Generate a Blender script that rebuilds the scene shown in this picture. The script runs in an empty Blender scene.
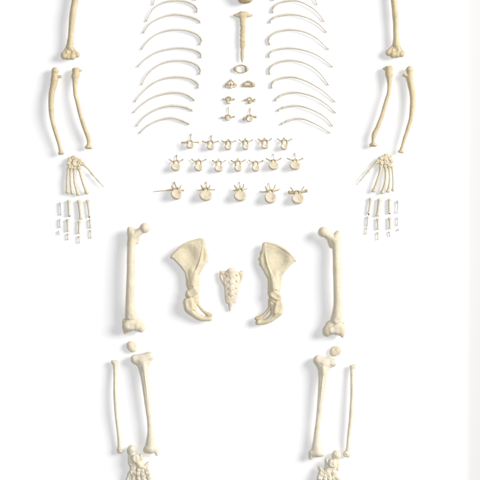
import bpy, math, random
import numpy as np

# ------------------------------------------------------------------ set-up
S = 0.0043                       # metres per photo pixel (480 pixels = 2.06 m)
sc = bpy.context.scene
C = sc.collection

cam_d = bpy.data.cameras.new('camera')
cam = bpy.data.objects.new('camera', cam_d)
C.objects.link(cam)
CAM_H = 8.0
cam.location = (0, 0, CAM_H)
cam.rotation_euler = (0, 0, 0)
cam_d.sensor_width = 36
cam_d.angle = 2 * math.atan(240 * S / CAM_H)
cam_d.clip_start = 0.1
cam_d.clip_end = 200
sc.camera = cam

w = bpy.data.worlds.new('World')
sc.world = w
w.use_nodes = True
bg = w.node_tree.nodes['Background']
bg.inputs['Color'].default_value = (0.93, 0.95, 1.02, 1)
bg.inputs['Strength'].default_value = 0.12


def area(name, loc, size, power, col):
    d = bpy.data.lights.new(name, 'AREA')
    d.shape = 'DISK'
    d.size = size
    d.energy = power
    d.color = col
    o = bpy.data.objects.new(name, d)
    C.objects.link(o)
    o.location = loc
    from mathutils import Vector
    o.rotation_euler = (-Vector(loc)).to_track_quat('-Z', 'Y').to_euler()
    return o


# studio lamps: a big softbox from the right and a little from the top, and one overhead
area('key_softbox', (12.6, 4.9, 7.7), 8.5, 2720, (1.0, 0.968, 0.93))
area('top_softbox', (0.4, 0.6, 11.0), 3.0, 715, (0.985, 0.99, 1.0))

sc.view_settings.view_transform = 'Standard'
sc.view_settings.look = 'None'
sc.view_settings.exposure = 0
sc.view_settings.gamma = 1
sc.cycles.max_bounces = 6


# ------------------------------------------------------------------ materials
def nodes_of(m):
    m.use_nodes = True
    nt = m.node_tree
    return nt, nt.nodes, nt.links, nt.nodes['Principled BSDF']


def bone_mat(name, base, dark, pale, stain=0.35, rough=0.5):
    m = bpy.data.materials.new(name)
    nt, N, L, P = nodes_of(m)
    tc = N.new('ShaderNodeTexCoord')
    oi = N.new('ShaderNodeObjectInfo')
    add = N.new('ShaderNodeVectorMath'); add.operation = 'ADD'
    sca = N.new('ShaderNodeVectorMath'); sca.operation = 'SCALE'
    sca.inputs['Scale'].default_value = 7.0
    cmb = N.new('ShaderNodeCombineXYZ')
    for k in range(3):
        L.new(oi.outputs['Random'], cmb.inputs[k])
    L.new(cmb.outputs[0], sca.inputs[0])
    L.new(tc.outputs['Object'], add.inputs[0])
    L.new(sca.outputs[0], add.inputs[1])

    def noise(scale, detail, vec=add):
        n = N.new('ShaderNodeTexNoise')
        n.inputs['Scale'].default_value = scale
        n.inputs['Detail'].default_value = detail
        n.inputs['Roughness'].default_value = 0.6
        L.new(vec.outputs[0], n.inputs['Vector'])
        return n

    def ramp(n, p0, c0, p1, c1):
        r = N.new('ShaderNodeValToRGB')
        r.color_ramp.elements[0].position = p0; r.color_ramp.elements[0].color = c0
        r.color_ramp.elements[1].position = p1; r.color_ramp.elements[1].color = c1
        L.new(n.outputs[0], r.inputs[0])
        return r

    def mix(a, b, fac, mode='MIX'):
        x = N.new('ShaderNodeMix'); x.data_type = 'RGBA'; x.blend_type = mode
        if isinstance(fac, float):
            x.inputs[0].default_value = fac
        else:
            L.new(fac, x.inputs[0])
        L.new(a, x.inputs[6]); L.new(b, x.inputs[7])
        return x.outputs[2]

    base, dark, pale = [tuple(c * f for c, f in zip(q, (0.985, 0.978, 1.02))) for q in (base, dark, pale)]
    n1 = noise(22, 3)
    r1 = ramp(n1, 0.35, (*base, 1), 0.68, (*pale, 1))
    n2 = noise(95, 5)
    r2 = ramp(n2, 0.52, (0, 0, 0, 1), 0.78, (stain, stain, stain, 1))
    rgb = N.new('ShaderNodeRGB'); rgb.outputs[0].default_value = (*dark, 1)
    c = mix(r1.outputs[0], rgb.outputs[0], r2.outputs[0])
    # lengthwise grain and small pores of bone
    st = N.new('ShaderNodeVectorMath'); st.operation = 'MULTIPLY'
    st.inputs[1].default_value = (1.0, 0.16, 1.0)
    L.new(add.outputs[0], st.inputs[0])
    n3 = noise(420, 4, st)
    r3 = ramp(n3, 0.3, (0.87, 0.85, 0.80, 1), 0.62, (1, 1, 1, 1))
    c = mix(c, r3.outputs[0], 0.8, 'MULTIPLY')
    # hairline weathering streaks along the bone and scattered pinhole pores
    st2 = N.new('ShaderNodeVectorMath'); st2.operation = 'MULTIPLY'
    st2.inputs[1].default_value = (1.0, 0.09, 1.0)
    L.new(add.outputs[0], st2.inputs[0])
    n5 = noise(170, 3, st2)
    r5 = ramp(n5, 0.475, (1, 1, 1, 1), 0.5, (0, 0, 0, 1))
    e5 = r5.color_ramp.elements.new(0.525); e5.color = (1, 1, 1, 1)
    n6 = noise(60, 2)
    r6 = ramp(n6, 0.56, (0, 0, 0, 1), 0.66, (0.30, 0.30, 0.30, 1))
    inv = N.new('ShaderNodeInvert'); L.new(r5.outputs[0], inv.inputs['Color'])
    msk = N.new('ShaderNodeMath'); msk.operation = 'MULTIPLY'
    L.new(inv.outputs[0], msk.inputs[0]); L.new(r6.outputs[0], msk.inputs[1])
    c = mix(c, rgb.outputs[0], msk.outputs[0])
    vo = N.new('ShaderNodeTexVoronoi'); vo.inputs['Scale'].default_value = 260
    L.new(add.outputs[0], vo.inputs['Vector'])
    r7 = ramp(vo, 0.10, (0.5, 0.5, 0.5, 1), 0.2, (0, 0, 0, 1))
    n8 = noise(35, 2)
    r8 = ramp(n8, 0.5, (0, 0, 0, 1), 0.64, (1, 1, 1, 1))
    m8 = N.new('ShaderNodeMath'); m8.operation = 'MULTIPLY'
    L.new(r7.outputs[0], m8.inputs[0]); L.new(r8.outputs[0], m8.inputs[1])
    c = mix(c, rgb.outputs[0], m8.outputs[0])
    L.new(c, P.inputs['Base Color'])
    P.inputs['Roughness'].default_value = rough
    P.inputs['Specular IOR Level'].default_value = 0.3
    n4 = noise(330, 5)
    b = N.new('ShaderNodeBump')
    b.inputs['Strength'].default_value = 0.28
    b.inputs['Distance'].default_value = 0.0012
    L.new(n4.outputs[0], b.inputs['Height'])
    b2 = N.new('ShaderNodeBump')
    b2.inputs['Strength'].default_value = 0.12
    b2.inputs['Distance'].default_value = 0.002
    L.new(n3.outputs[0], b2.inputs['Height'])
    L.new(b.outputs[0], b2.inputs['Normal'])
    L.new(b2.outputs[0], P.inputs['Normal'])
    return m


M = {
    'arm': bone_mat('tan_bone', (0.60, 0.505, 0.31), (0.36, 0.26, 0.12), (0.68, 0.59, 0.39), 0.45),
    'leg': bone_mat('cream_bone', (0.70, 0.622, 0.445), (0.47, 0.37, 0.21), (0.76, 0.70, 0.55), 0.28),
    'shin': bone_mat('pale_cream_bone', (0.73, 0.67, 0.51), (0.48, 0.39, 0.23), (0.79, 0.74, 0.60), 0.32),
    'pelvis': bone_mat('warm_bone', (0.67, 0.59, 0.40), (0.48, 0.38, 0.20), (0.73, 0.66, 0.475), 0.24),
    'rib': bone_mat('rib_bone', (0.70, 0.65, 0.52), (0.46, 0.39, 0.25), (0.77, 0.73, 0.61), 0.45),
    'spine': bone_mat('pale_disc_bone', (0.72, 0.635, 0.45), (0.42, 0.32, 0.15), (0.79, 0.72, 0.56), 0.45),
    'arch': bone_mat('brown_arch_bone', (0.46, 0.38, 0.22), (0.22, 0.155, 0.07), (0.60, 0.52, 0.35), 0.7),
    'hand': bone_mat('yellow_bone', (0.68, 0.60, 0.40), (0.40, 0.30, 0.13), (0.76, 0.69, 0.51), 0.5),
    'finger': bone_mat('ivory_bone', (0.70, 0.64, 0.49), (0.48, 0.39, 0.24), (0.77, 0.72, 0.58), 0.4),
    'whitish': bone_mat('whitish_bone', (0.74, 0.72, 0.68), (0.58, 0.52, 0.47), (0.80, 0.78, 0.75), 0.2),  # paler, greyer tone for the little finger bones
    'jaw': bone_mat('brown_bone', (0.46, 0.365, 0.20), (0.27, 0.19, 0.09), (0.55, 0.45, 0.27), 0.6),
    'sacrum': bone_mat('pale_sacrum_bone', (0.73, 0.65, 0.48), (0.46, 0.36, 0.20), (0.80, 0.735, 0.585), 0.4),
}
m = bpy.data.materials.new('dark_wire')
nt, N, L, P = nodes_of(m)
nz = N.new('ShaderNodeTexNoise'); nz.inputs['Scale'].default_value = 300
rp = N.new('ShaderNodeValToRGB')
rp.color_ramp.elements[0].color = (0.02, 0.018, 0.015, 1)
rp.color_ramp.elements[1].color = (0.07, 0.06, 0.05, 1)
L.new(nz.outputs[0], rp.inputs[0]); L.new(rp.outputs[0], P.inputs['Base Color'])
P.inputs['Roughness'].default_value = 0.5
M['pin'] = m


def plain(name, col, var, rough):
    m = bpy.data.materials.new(name)
    nt, N, L, P = nodes_of(m)
    tc = N.new('ShaderNodeTexCoord')
    nz = N.new('ShaderNodeTexNoise'); nz.inputs['Scale'].default_value = 3.0
    nz.inputs['Detail'].default_value = 4
    L.new(tc.outputs['Object'], nz.inputs['Vector'])
    rp = N.new('ShaderNodeValToRGB')
    rp.color_ramp.elements[0].color = (*[c - var for c in col], 1)
    rp.color_ramp.elements[1].color = (*[c + var for c in col], 1)
    L.new(nz.outputs[0], rp.inputs[0]); L.new(rp.outputs[0], P.inputs['Base Color'])
    P.inputs['Roughness'].default_value = rough
    P.inputs['Specular IOR Level'].default_value = 0.1
    return m


M['paper'] = plain('white_paper', (0.89, 0.893, 0.90), 0.003, 0.9)
M['fade_strip'] = plain('edge_fade_tone', (0.735, 0.735, 0.735), 0.003, 0.9)  # in-between tone that stands in for the soft fade beside the paper
M['table'] = plain('light_grey_laminate', (0.715, 0.715, 0.715), 0.003, 0.8)


# ------------------------------------------------------------------ the setting
def mesh_obj(name, V, F, mat, parent=None, normals=None):
    me = bpy.data.meshes.new(name)
    me.from_pydata([tuple(v) for v in np.asarray(V, dtype=float).tolist()], [], [tuple(f) for f in F])
    me.materials.append(mat)
    me.polygons.foreach_set('use_smooth', [True] * len(me.polygons))
    me.update()
    if normals is not None:
        me.normals_split_custom_set_from_vertices([tuple(n) for n in normals.tolist()])
    o = bpy.data.objects.new(name, me)
    C.objects.link(o)
    if parent:
        o.parent = parent
    return o


def setting():
    # table top reaching far out, and on it the white paper whose right edge dips to the table
    R = 30.0
    t = mesh_obj('tabletop', [(-R, -R, -0.02), (R, -R, -0.02), (R, R, -0.02), (-R, R, -0.02)], [(0, 1, 2, 3)], M['table'])
    t['kind'] = 'structure'
    fade_strip = mesh_obj('edge_fade_strip', [(0, -20, -0.0195), ((470.2 - 240) * S, -20, -0.0195), ((470.2 - 240) * S, 20, -0.0195), (0, 20, -0.0195)], [(0, 1, 2, 3)], M['fade_strip'])  # added strip, its mid tone imitates a gradual fade from white to grey
    fade_strip['kind'] = 'structure'
    xe = (467.6 - 240) * S
    xs = [-20.0, xe - 0.03]
    zs = [0.0, 0.0]
    for k in range(1, 9):
        a = k / 8
        xs.append(xe - 0.03 + 0.03 * a)
        zs.append(-0.0185 * (a * a * (3 - 2 * a)))
    V, F = [], []
    for x, z in zip(xs, zs):
        V += [(x, -20, z), (x, 20, z)]
    for i in range(len(xs) - 1):
        F.append((2 * i, 2 * i + 2, 2 * i + 3, 2 * i + 1))
    p = mesh_obj('paper_backdrop', V, F, M['paper'])
    p['kind'] = 'structure'


setting()


# ------------------------------------------------------------------ implicit bone modelling (photo-pixel units, y down, z up)
def smin(a, b, k):
    if k <= 0:
        return np.minimum(a, b)
    h = np.maximum(k - np.abs(a - b), 0) / k
    return np.minimum(a, b) - h * h * k * 0.25


class Bone:
    def __init__(self, h=0.4, k=1.5):
        self.h, self.k, self.ops = h, k, []
        self.cur = 'bone'

    def part(self, name):
        self.cur = name
        return self

    def _add(self, fn, lo, hi, k, sign):
        self.ops.append((sign, fn, self.k if k is None else k, self.cur, np.array(lo, float), np.array(hi, float)))
        return self

    def cap(self, a, b, ra, rb, k=None, zs=1.0, sign=1):
        a = np.array(a, float); b = np.array(b, float)
        a2 = a.copy(); b2 = b.copy(); a2[2] /= zs; b2[2] /= zs
        d = b2 - a2
        dd = max(float(d @ d), 1e-9)

        def fn(X, Y, Z):
            Zs = Z / zs
            px, py, pz = X - a2[0], Y - a2[1], Zs - a2[2]
            t = np.clip((px * d[0] + py * d[1] + pz * d[2]) / dd, 0, 1)
            return np.sqrt((px - t * d[0]) ** 2 + (py - t * d[1]) ** 2 + (pz - t * d[2]) ** 2) - (ra + (rb - ra) * t)
        r = max(ra, rb)
        return self._add(fn, np.minimum(a, b) - r, np.maximum(a, b) + r, k, sign)

    def chain(self, pts, k=None, zs=1.0, sign=1, kk=None):
        # pts (x, y, z, r): smoothed by Catmull-Rom first
        P = np.array(pts, float)
        Q = resample(P, max(2, 4 * (len(P) - 1) + 1))
        for i in range(len(Q) - 1):
            self.cap(Q[i, :3], Q[i + 1, :3], Q[i, 3], Q[i + 1, 3], (k if i == 0 else 0.12), zs, sign)
        return self

    def ell(self, c, r, rot=0.0, k=None, sign=1):
        c = np.array(c, float)
        ca, sa = math.cos(math.radians(rot)), math.sin(math.radians(rot))

        def fn(X, Y, Z):
            x, y, z = X - c[0], Y - c[1], Z - c[2]
            u = x * ca + y * sa
            v = -x * sa + y * ca
            k0 = np.sqrt((u / r[0]) ** 2 + (v / r[1]) ** 2 + (z / r[2]) ** 2)
            k1 = np.sqrt((u / r[0] ** 2) ** 2 + (v / r[1] ** 2) ** 2 + (z / r[2] ** 2) ** 2)
            return k0 * (k0 - 1) / np.maximum(k1, 1e-6)
        R = max(r[0], r[1])
        return self._add(fn, c - np.array([R, R, r[2]]), c + np.array([R, R, r[2]]), k, sign)

    def box(self, c, half, rnd, rot=0.0, k=None, sign=1):
        c = np.array(c, float)
        ca, sa = math.cos(math.radians(rot)), math.sin(math.radians(rot))

        def fn(X, Y, Z):
            x, y, z = X - c[0], Y - c[1], Z - c[2]
            u = np.abs(x * ca + y * sa) - half[0] + rnd
            v = np.abs(-x * sa + y * ca) - half[1] + rnd
            q = np.abs(z) - half[2] + rnd
            o = np.sqrt(np.maximum(u, 0) ** 2 + np.maximum(v, 0) ** 2 + np.maximum(q, 0) ** 2)
            return o + np.minimum(np.maximum(np.maximum(u, v), q), 0) - rnd
        R = math.hypot(half[0], half[1])
        return self._add(fn, c - np.array([R, R, half[2]]), c + np.array([R, R, half[2]]), k, sign)

    def disc(self, c, rx, ry, hz, waist=0.12, rnd=0.5, k=None, flat_back=0.0):
        # waisted elliptical drum: a vertebral body
        c = np.array(c, float)

        def fn(X, Y, Z):
            x, y, z = X - c[0], Y - c[1], Z - c[2]
            s = 1 - waist * (1 - np.clip(z / hz, -1, 1) ** 2)
            a, b = rx * s, ry * s
            k0 = np.sqrt((x / a) ** 2 + (y / b) ** 2)
            k1 = np.sqrt((x / a ** 2) ** 2 + (y / b ** 2) ** 2)
            d2 = k0 * (k0 - 1) / np.maximum(k1, 1e-6)
            if flat_back:
                d2 = np.maximum(d2, -(y + ry * flat_back))
            u, v = d2 + rnd, np.abs(z) - hz + rnd
            return np.sqrt(np.maximum(u, 0) ** 2 + np.maximum(v, 0) ** 2) + np.minimum(np.maximum(u, v), 0) - rnd
        R = np.array([rx, ry, hz])
        return self._add(fn, c - R, c + R, k, 1)

    def plate(self, poly, hfun, tfun, rnd=0.8, k=None, zr=(-6, 6)):
        P = np.array(poly, float)

        def fn(X, Y, Z):
            X2, Y2 = np.broadcast_arrays(X, Y)
            d = np.full(X2.shape, 1e9); s = np.ones(X2.shape)
            n = len(P)
            for i in range(n):
                a, b = P[i], P[i - 1]
                ex, ey = b[0] - a[0], b[1] - a[1]
                wx, wy = X2 - a[0], Y2 - a[1]
                t = np.clip((wx * ex + wy * ey) / (ex * ex + ey * ey), 0, 1)
                d = np.minimum(d, (wx - ex * t) ** 2 + (wy - ey * t) ** 2)
                c1 = Y2 >= a[1]; c2 = Y2 < b[1]; c3 = ex * wy > ey * wx
                flip = (c1 & c2 & c3) | (~c1 & ~c2 & ~c3)
                s = np.where(flip, -s, s)
            d2 = s * np.sqrt(d)
            u = d2 + rnd
            v = np.abs(Z - hfun(X2, Y2)) - tfun(X2, Y2) + rnd
            return np.sqrt(np.maximum(u, 0) ** 2 + np.maximum(v, 0) ** 2) + np.minimum(np.maximum(u, v), 0) - rnd
        lo = [P[:, 0].min(), P[:, 1].min(), zr[0]]
        hi = [P[:, 0].max(), P[:, 1].max(), zr[1]]
        return self._add(fn, lo, hi, k, 1)

    def geo(self):
        h = self.h
        ups = [o for o in self.ops if o[0] > 0]
        lo = np.min([o[4] for o in ups], axis=0) - 2.2 * h - 0.6
        hi = np.max([o[5] for o in ups], axis=0) + 2.2 * h + 0.6
        n = np.ceil((hi - lo) / h).astype(int) + 1
        ax = [lo[i] + h * np.arange(n[i]) for i in range(3)]
        F = np.full(n, 50.0)
        for sign, fn, k, part, l, u in self.ops:
            m_ = k + 2 * h + 0.4
            i0 = np.clip(np.floor((l - m_ - lo) / h).astype(int), 0, n - 1)
            i1 = np.clip(np.ceil((u + m_ - lo) / h).astype(int) + 1, 1, n)
            if np.any(i1 <= i0):
                continue
            sl = tuple(slice(a, b) for a, b in zip(i0, i1))
            d = fn(ax[0][sl[0]][:, None, None], ax[1][sl[1]][None, :, None], ax[2][sl[2]][None, None, :])
            F[sl] = smin(F[sl], d, k) if sign > 0 else -smin(-F[sl], d, k)
        V, Q = surface_nets(F, lo, h)
        names = []
        for o in ups:
            if o[3] not in names:
                names.append(o[3])
        pid = np.zeros(len(Q), int)
        if len(names) > 1:
            cen = V[Q].mean(axis=1)
            best = np.full(len(Q), 1e9)
            for sign, fn, k, part, l, u in ups:
                d = fn(cen[:, 0], cen[:, 1], cen[:, 2])
                b = d < best
                best[b] = d[b]; pid[b] = names.index(part)
        return dict(V=V, F=Q, pid=pid, names=names)


def surface_nets(F, lo, h):
    ins = F < 0
    n = np.array(F.shape)
    cs = n - 1
    cnt = np.zeros(cs, np.int32)
    corner = [(i, j, k) for i in (0, 1) for j in (0, 1) for k in (0, 1)]

    def cut(A, c):
        return A[c[0]:c[0] + cs[0], c[1]:c[1] + cs[1], c[2]:c[2] + cs[2]]
    for c in corner:
        cnt += cut(ins, c)
    act = (cnt > 0) & (cnt < 8)
    I = np.argwhere(act)
    acc = np.zeros((len(I), 3)); num = np.zeros(len(I))
    for c in corner:
        for a in range(3):
            if c[a]:
                continue
            e = list(c); e[a] = 1
            f0 = F[I[:, 0] + c[0], I[:, 1] + c[1], I[:, 2] + c[2]]
            f1 = F[I[:, 0] + e[0], I[:, 1] + e[1], I[:, 2] + e[2]]
            x = (f0 < 0) != (f1 < 0)
            t = np.where(x, f0 / np.where(x, f0 - f1, 1), 0)
            p = np.tile(np.array(c, float), (len(I), 1)); p[:, a] = t
            acc += p * x[:, None]; num += x
    V = lo + h * (I + acc / num[:, None])
    idx = np.full(cs, -1, np.int64)
    idx[act] = np.arange(len(I))
    quads = []
    for a in range(3):
        b, c = (a + 1) % 3, (a + 2) % 3
        sl0 = [slice(None)] * 3; sl1 = [slice(None)] * 3
        sl0[a] = slice(0, -1); sl1[a] = slice(1, None)
        A0, A1 = ins[tuple(sl0)], ins[tuple(sl1)]
        E = np.argwhere(A0 != A1)
        E = E[(E[:, b] > 0) & (E[:, c] > 0) & (E[:, b] < n[b] - 1) & (E[:, c] < n[c] - 1)]
        s = A0[E[:, 0], E[:, 1], E[:, 2]]

        def at(db, dc):
            K = E.copy(); K[:, b] += db; K[:, c] += dc
            return idx[K[:, 0], K[:, 1], K[:, 2]]
        q = np.stack([at(-1, -1), at(0, -1), at(0, 0), at(-1, 0)], 1)
        q[~s] = q[~s][:, ::-1]
        quads.append(q)
    return V, np.concatenate(quads)


def resample(P, m):
    P = np.asarray(P, float)
    n = len(P)
    if n == 2:
        t = np.linspace(0, 1, m)[:, None]
        return P[0] * (1 - t) + P[1] * t
    E = np.vstack([2 * P[0] - P[1], P, 2 * P[-1] - P[-2]])
    out = []
    for s in np.linspace(0, n - 1, m):
        i = min(int(s), n - 2); t = s - i
        p0, p1, p2, p3 = E[i], E[i + 1], E[i + 2], E[i + 3]
        out.append(0.5 * (2 * p1 + (p2 - p0) * t + (2 * p0 - 5 * p1 + 4 * p2 - p3) * t * t + (3 * p1 - p0 - 3 * p2 + p3) * t ** 3))
    return np.array(out)


LAT = np.random.RandomState(7).rand(32, 32, 32)


def vnoise(P, scale, seed):
    Q = P / scale + np.array([seed * 3.17, seed * 1.73, seed * 2.39])
    i = np.floor(Q).astype(int); f = Q - i
    f = f * f * (3 - 2 * f)
    r = 0
    for a in (0, 1):
        for b in (0, 1):
            for c in (0, 1):
                wgt = (f[:, 0] if a else 1 - f[:, 0]) * (f[:, 1] if b else 1 - f[:, 1]) * (f[:, 2] if c else 1 - f[:, 2])
                r = r + wgt * LAT[(i[:, 0] + a) % 32, (i[:, 1] + b) % 32, (i[:, 2] + c) % 32]
    return r * 2 - 1


def vert_normals(V, F):
    a = V[F[:, 2]] - V[F[:, 0]]; b = V[F[:, 3]] - V[F[:, 1]]
    fn = np.cross(a, b)
    vn = np.zeros_like(V)
    for k in range(4):
        np.add.at(vn, F[:, k], fn)
    return vn / np.maximum(np.linalg.norm(vn, axis=1), 1e-9)[:, None], fn


SEED = [1]
PLACED = []


def place(geo, name, label, cat, mat, group=None, xf=None, rough=(0.16, 0.10), pmats=None, lift=0.0, plabels=None, tilt=0.0, ground=True, grain=1.0):
    """Turn pixel-unit geometry into one thing (with parts when the bone has named parts)."""
    SEED[0] += 1
    V = geo['V'].copy(); F = geo['F']
    if tilt:                                       # lean: top of the bone towards the top of the picture
        cy, cz = V[:, 1].mean(), V[:, 2].mean()
        t = math.radians(tilt)
        y, z = V[:, 1] - cy, V[:, 2] - cz
        V[:, 1] = cy + y * math.cos(t) - z * math.sin(t)
        V[:, 2] = cz + y * math.sin(t) + z * math.cos(t)
    if xf:
        V = xf(V)
    W = V * np.array([1, -1, 1])
    a = W[F[:, 0]]
    _, fn = vert_normals(W, F)
    if np.einsum('ij,ij->', W[F].mean(axis=1), fn) < 0:
        F = F[:, ::-1]
    vn, _ = vert_normals(W, F)
    sd = SEED[0]
    Wn = W * np.array([1, grain, 1])
    W = W + vn * (rough[0] * vnoise(Wn, 6.0, sd) + rough[1] * vnoise(Wn, 2.2, sd + 9) + 0.6 * rough[1] * vnoise(Wn, 1.0, sd + 4))[:, None]
    if ground:
        W[:, 2] += lift - W[:, 2].min()
    vn, _ = vert_normals(W, F)
    W = (W - np.array([240, -240, 0])) * S
    base = np.array([(W[:, 0].min() + W[:, 0].max()) / 2, (W[:, 1].min() + W[:, 1].max()) / 2, 0.0])
    W = W - base
    base = base * np.array([1 - W[:, 2].mean() / CAM_H] * 2 + [0])     # stands where the photo shows it from above
    if len(geo['names']) == 1:
        o = mesh_obj(name, W, F.tolist(), M[mat])
        root = o
    else:
        root = bpy.data.objects.new(name, None)
        root.empty_display_size = 0.02
        C.objects.link(root)
        for i, pn in enumerate(geo['names']):
            f = F[geo['pid'] == i]
            if len(f) == 0:
                continue
            u, inv = np.unique(f.ravel(), return_inverse=True)
            key = pn.split('#')[0]
            pm = (pmats or {}).get(key, mat)
            o = mesh_obj(key, W[u], inv.reshape(f.shape).tolist(), M[pm], root, vn[u])
            if plabels and key in plabels:
                o['label'] = plabels[key]
    root.location = base
    root['label'] = label
    root['category'] = cat
    if group:
        root['group'] = group
    PLACED.append(root)
    return root


def mirror(sx, dy=0.0, rot=0.0, about=None, scale=1.0):
    def f(V):
        V = V.copy()
        V[:, 0] = sx - V[:, 0]
        V[:, 1] += dy
        if rot or scale != 1.0:
            cx, cy = about if about else (V[:, 0].mean(), V[:, 1].mean())
            t = math.radians(rot)
            x, y = (V[:, 0] - cx) * scale, (V[:, 1] - cy) * scale
            V[:, 0] = cx + x * math.cos(t) - y * math.sin(t)
            V[:, 1] = cy + x * math.sin(t) + y * math.cos(t)
        return V
    return f


# ------------------------------------------------------------------ long bones of the arm
def humerus():
    b = Bone(0.36, 1.6)
    b.part('humeral_head').ell((78.5, -27, 1), (6, 5.6, 5.5)).ell((73.5, -25.5, 1), (3.4, 4.5, 4))
    b.part('shaft').chain([(76, -22, 0.3, 4.4), (75.6, -10, 0.5, 3.5), (75.2, 0, 0.6, 3.15), (73.6, 9, 0.7, 3.2), (72.8, 15, 0.7, 3.2),
                           (71.7, 25, 0.7, 2.85), (71.0, 35, 0.5, 2.85), (70.3, 42, 0.2, 3.0), (69.9, 47, 0, 3.2)])
    b.ell((69.9, 51.4, -0.1), (5.0, 4, 2.1), k=1.6).ell((69.8, 54, -0.2), (7.6, 3.6, 2.4), k=1.6)
    b.chain([(68.4, 40, 0, .7), (67.3, 45, 0, 1.0), (65.6, 49.5, 0, 1.1), (63.6, 53, 0, 1.2)]).chain([(72.2, 43, 0, .8), (73.2, 47.5, 0, 1.1), (75.2, 51, 0, 1.3), (77.2, 53.4, 0, 1.4)])
    b.part('condyle').ell((64.5, 56, 0.9), (3.2, 2.7, 2.9), k=1.5)
    b.ell((68.5, 56.7, 0.6), (2.8, 2.8, 2.7), rot=8, k=1.4).ell((72.4, 56.6, 0.7), (3.0, 3.0, 2.9), rot=-10, k=1.2)
    b.part('epicondyle#0').ell((77.0, 54.8, -0.3), (2.9, 2.6, 2.1), k=1.4)
    b.part('epicondyle#1').ell((62.9, 54.0, -0.2), (2.1, 2.2, 1.8), k=1)
    b.ell((70.4, 51.8, 2.6), (2.6, 2.0, 1.5), k=0.6, sign=-1).ell((65.3, 52.4, 2.3), (1.5, 1.2, 0.9), k=0.5, sign=-1)
    return b.geo()


def ulna():
    b = Bone(0.3, 1.0)
    b.part('shaft').chain([(54.6, 79, 0, 3.3), (53.3, 86, 0.4, 3.15), (52, 92, 0.8, 3.0), (51.2, 100, 1.2, 2.7), (51.4, 110, 1.5, 2.55),
                           (52.4, 120, 1.5, 2.1), (55, 130, 1.2, 1.95), (58, 140, 0.6, 1.8), (59.7, 147, 0.2, 1.55), (60.7, 151, 0, 2.0)])
    b.chain([(53.2, 82, 1.6, .5), (51.0, 89, 2.2, .8), (50.2, 100, 2.2, .85), (50.9, 112, 2.4, .5)], k=1.4)
    b.part('olecranon').ell((55.2, 71, 0.2), (3.4, 2.8, 3.6)).cap((54.8, 70.5, 0), (54.4, 79, 0), 3.0, 3.3, k=1.5)
    b.part('coronoid_process').cap((56.0, 77.4, 0.8), (60.4, 76.4, 1.4), 1.6, 1.35)
    b.ell((60.0, 73.4, 2.0), (2.6, 1.9, 4.5), k=0.6, sign=-1)
    b.part('ulnar_head').ell((61.4, 152.8, 0), (2.9, 1.7, 2.2)).cap((59.2, 152.5, -.4), (59.0, 154.3, -.4), 1.0, 0.7)
    b.ell((61.8, 154.4, 0.9), (1.7, 0.6, 0.9), k=0.3, sign=-1)
    return b.geo()


def radius():
    b = Bone(0.3, 1.2)
    b.part('shaft').chain([(76, 74, 0, 3.2), (75.4, 80, 0.2, 2.85), (75.1, 87, 0.7, 2.15), (75.6, 95, 1.1, 1.85), (77.5, 102, 1.4, 1.95),
                           (79.4, 110, 1.5, 2.05), (82, 120, 1.3, 1.95), (85.6, 130, 0.8, 2.15), (88.2, 136.5, 0.4, 2.4), (88.9, 142, 0.1, 1.9),
                           (88.6, 146, 0, 2.2)])
    b.cap((77.8, 105, 2.3), (84, 124, 1.8), 0.7, 0.7, k=1)
    b.part('radial_head').ell((76.2, 69.6, 0), (4.0, 2.3, 3.5), k=1).cap((76.1, 71, 0), (76, 76, 0), 3.5, 3.3)
    b.ell((76.2, 67.4, 0.9), (2.6, 0.8, 2.0), k=0.4, sign=-1)
    b.part('head_rim').cap((80, 70.4, 0.2), (81.6, 70.2, 0.2), 1.5, 0.8)
    b.part('tuberosity').ell((73.4, 76.3, 0.8), (1.6, 2.6, 1.8))
    b.part('distal_end').ell((88.5, 147, 0), (3.7, 2.0, 2.8), k=1.4).cap((91, 146.5, 0), (91.4, 148.3, 0), 1.1, 0.7)
    b.ell((88.5, 148.7, 1.2), (2.6, 0.95, 1.5), k=0.3, sign=-1)
    return b.geo()


g = humerus()
place(g, 'humerus', 'long tan upper arm bone at upper left, cut off by the top edge', 'bone', 'arm', 'upper arm bones', grain=0.22, lift=1.2)
place(g, 'humerus', 'long tan upper arm bone at upper right, cut off by the top edge', 'bone', 'arm', 'upper arm bones',
      xf=mirror(465.8, -2, 3.2, (395.5, 54)), grain=0.22, lift=1.2)
g = ulna()
place(g, 'ulna', 'slim forearm bone with hooked notched top, outermost bone of the left forearm', 'bone', 'arm', 'forearm bones', grain=0.22, lift=1.5)
place(g, 'ulna', 'slim forearm bone with hooked notched top, outermost bone of the right forearm', 'bone', 'arm', 'forearm bones',
      xf=mirror(463.6, -1.2, 1.9, (411, 108)), grain=0.22, lift=1.5)
g = radius()
place(g, 'radius', 'slim curved forearm bone with round flat top, inner bone of the left forearm', 'bone', 'arm', 'forearm bones', grain=0.22, lift=1.5)
place(g, 'radius', 'slim curved forearm bone with round flat top, inner bone of the right forearm', 'bone', 'arm', 'forearm bones',
      xf=mirror(463.8, -2.0, 2.2, (383, 105)), grain=0.22, lift=1.5)


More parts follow.
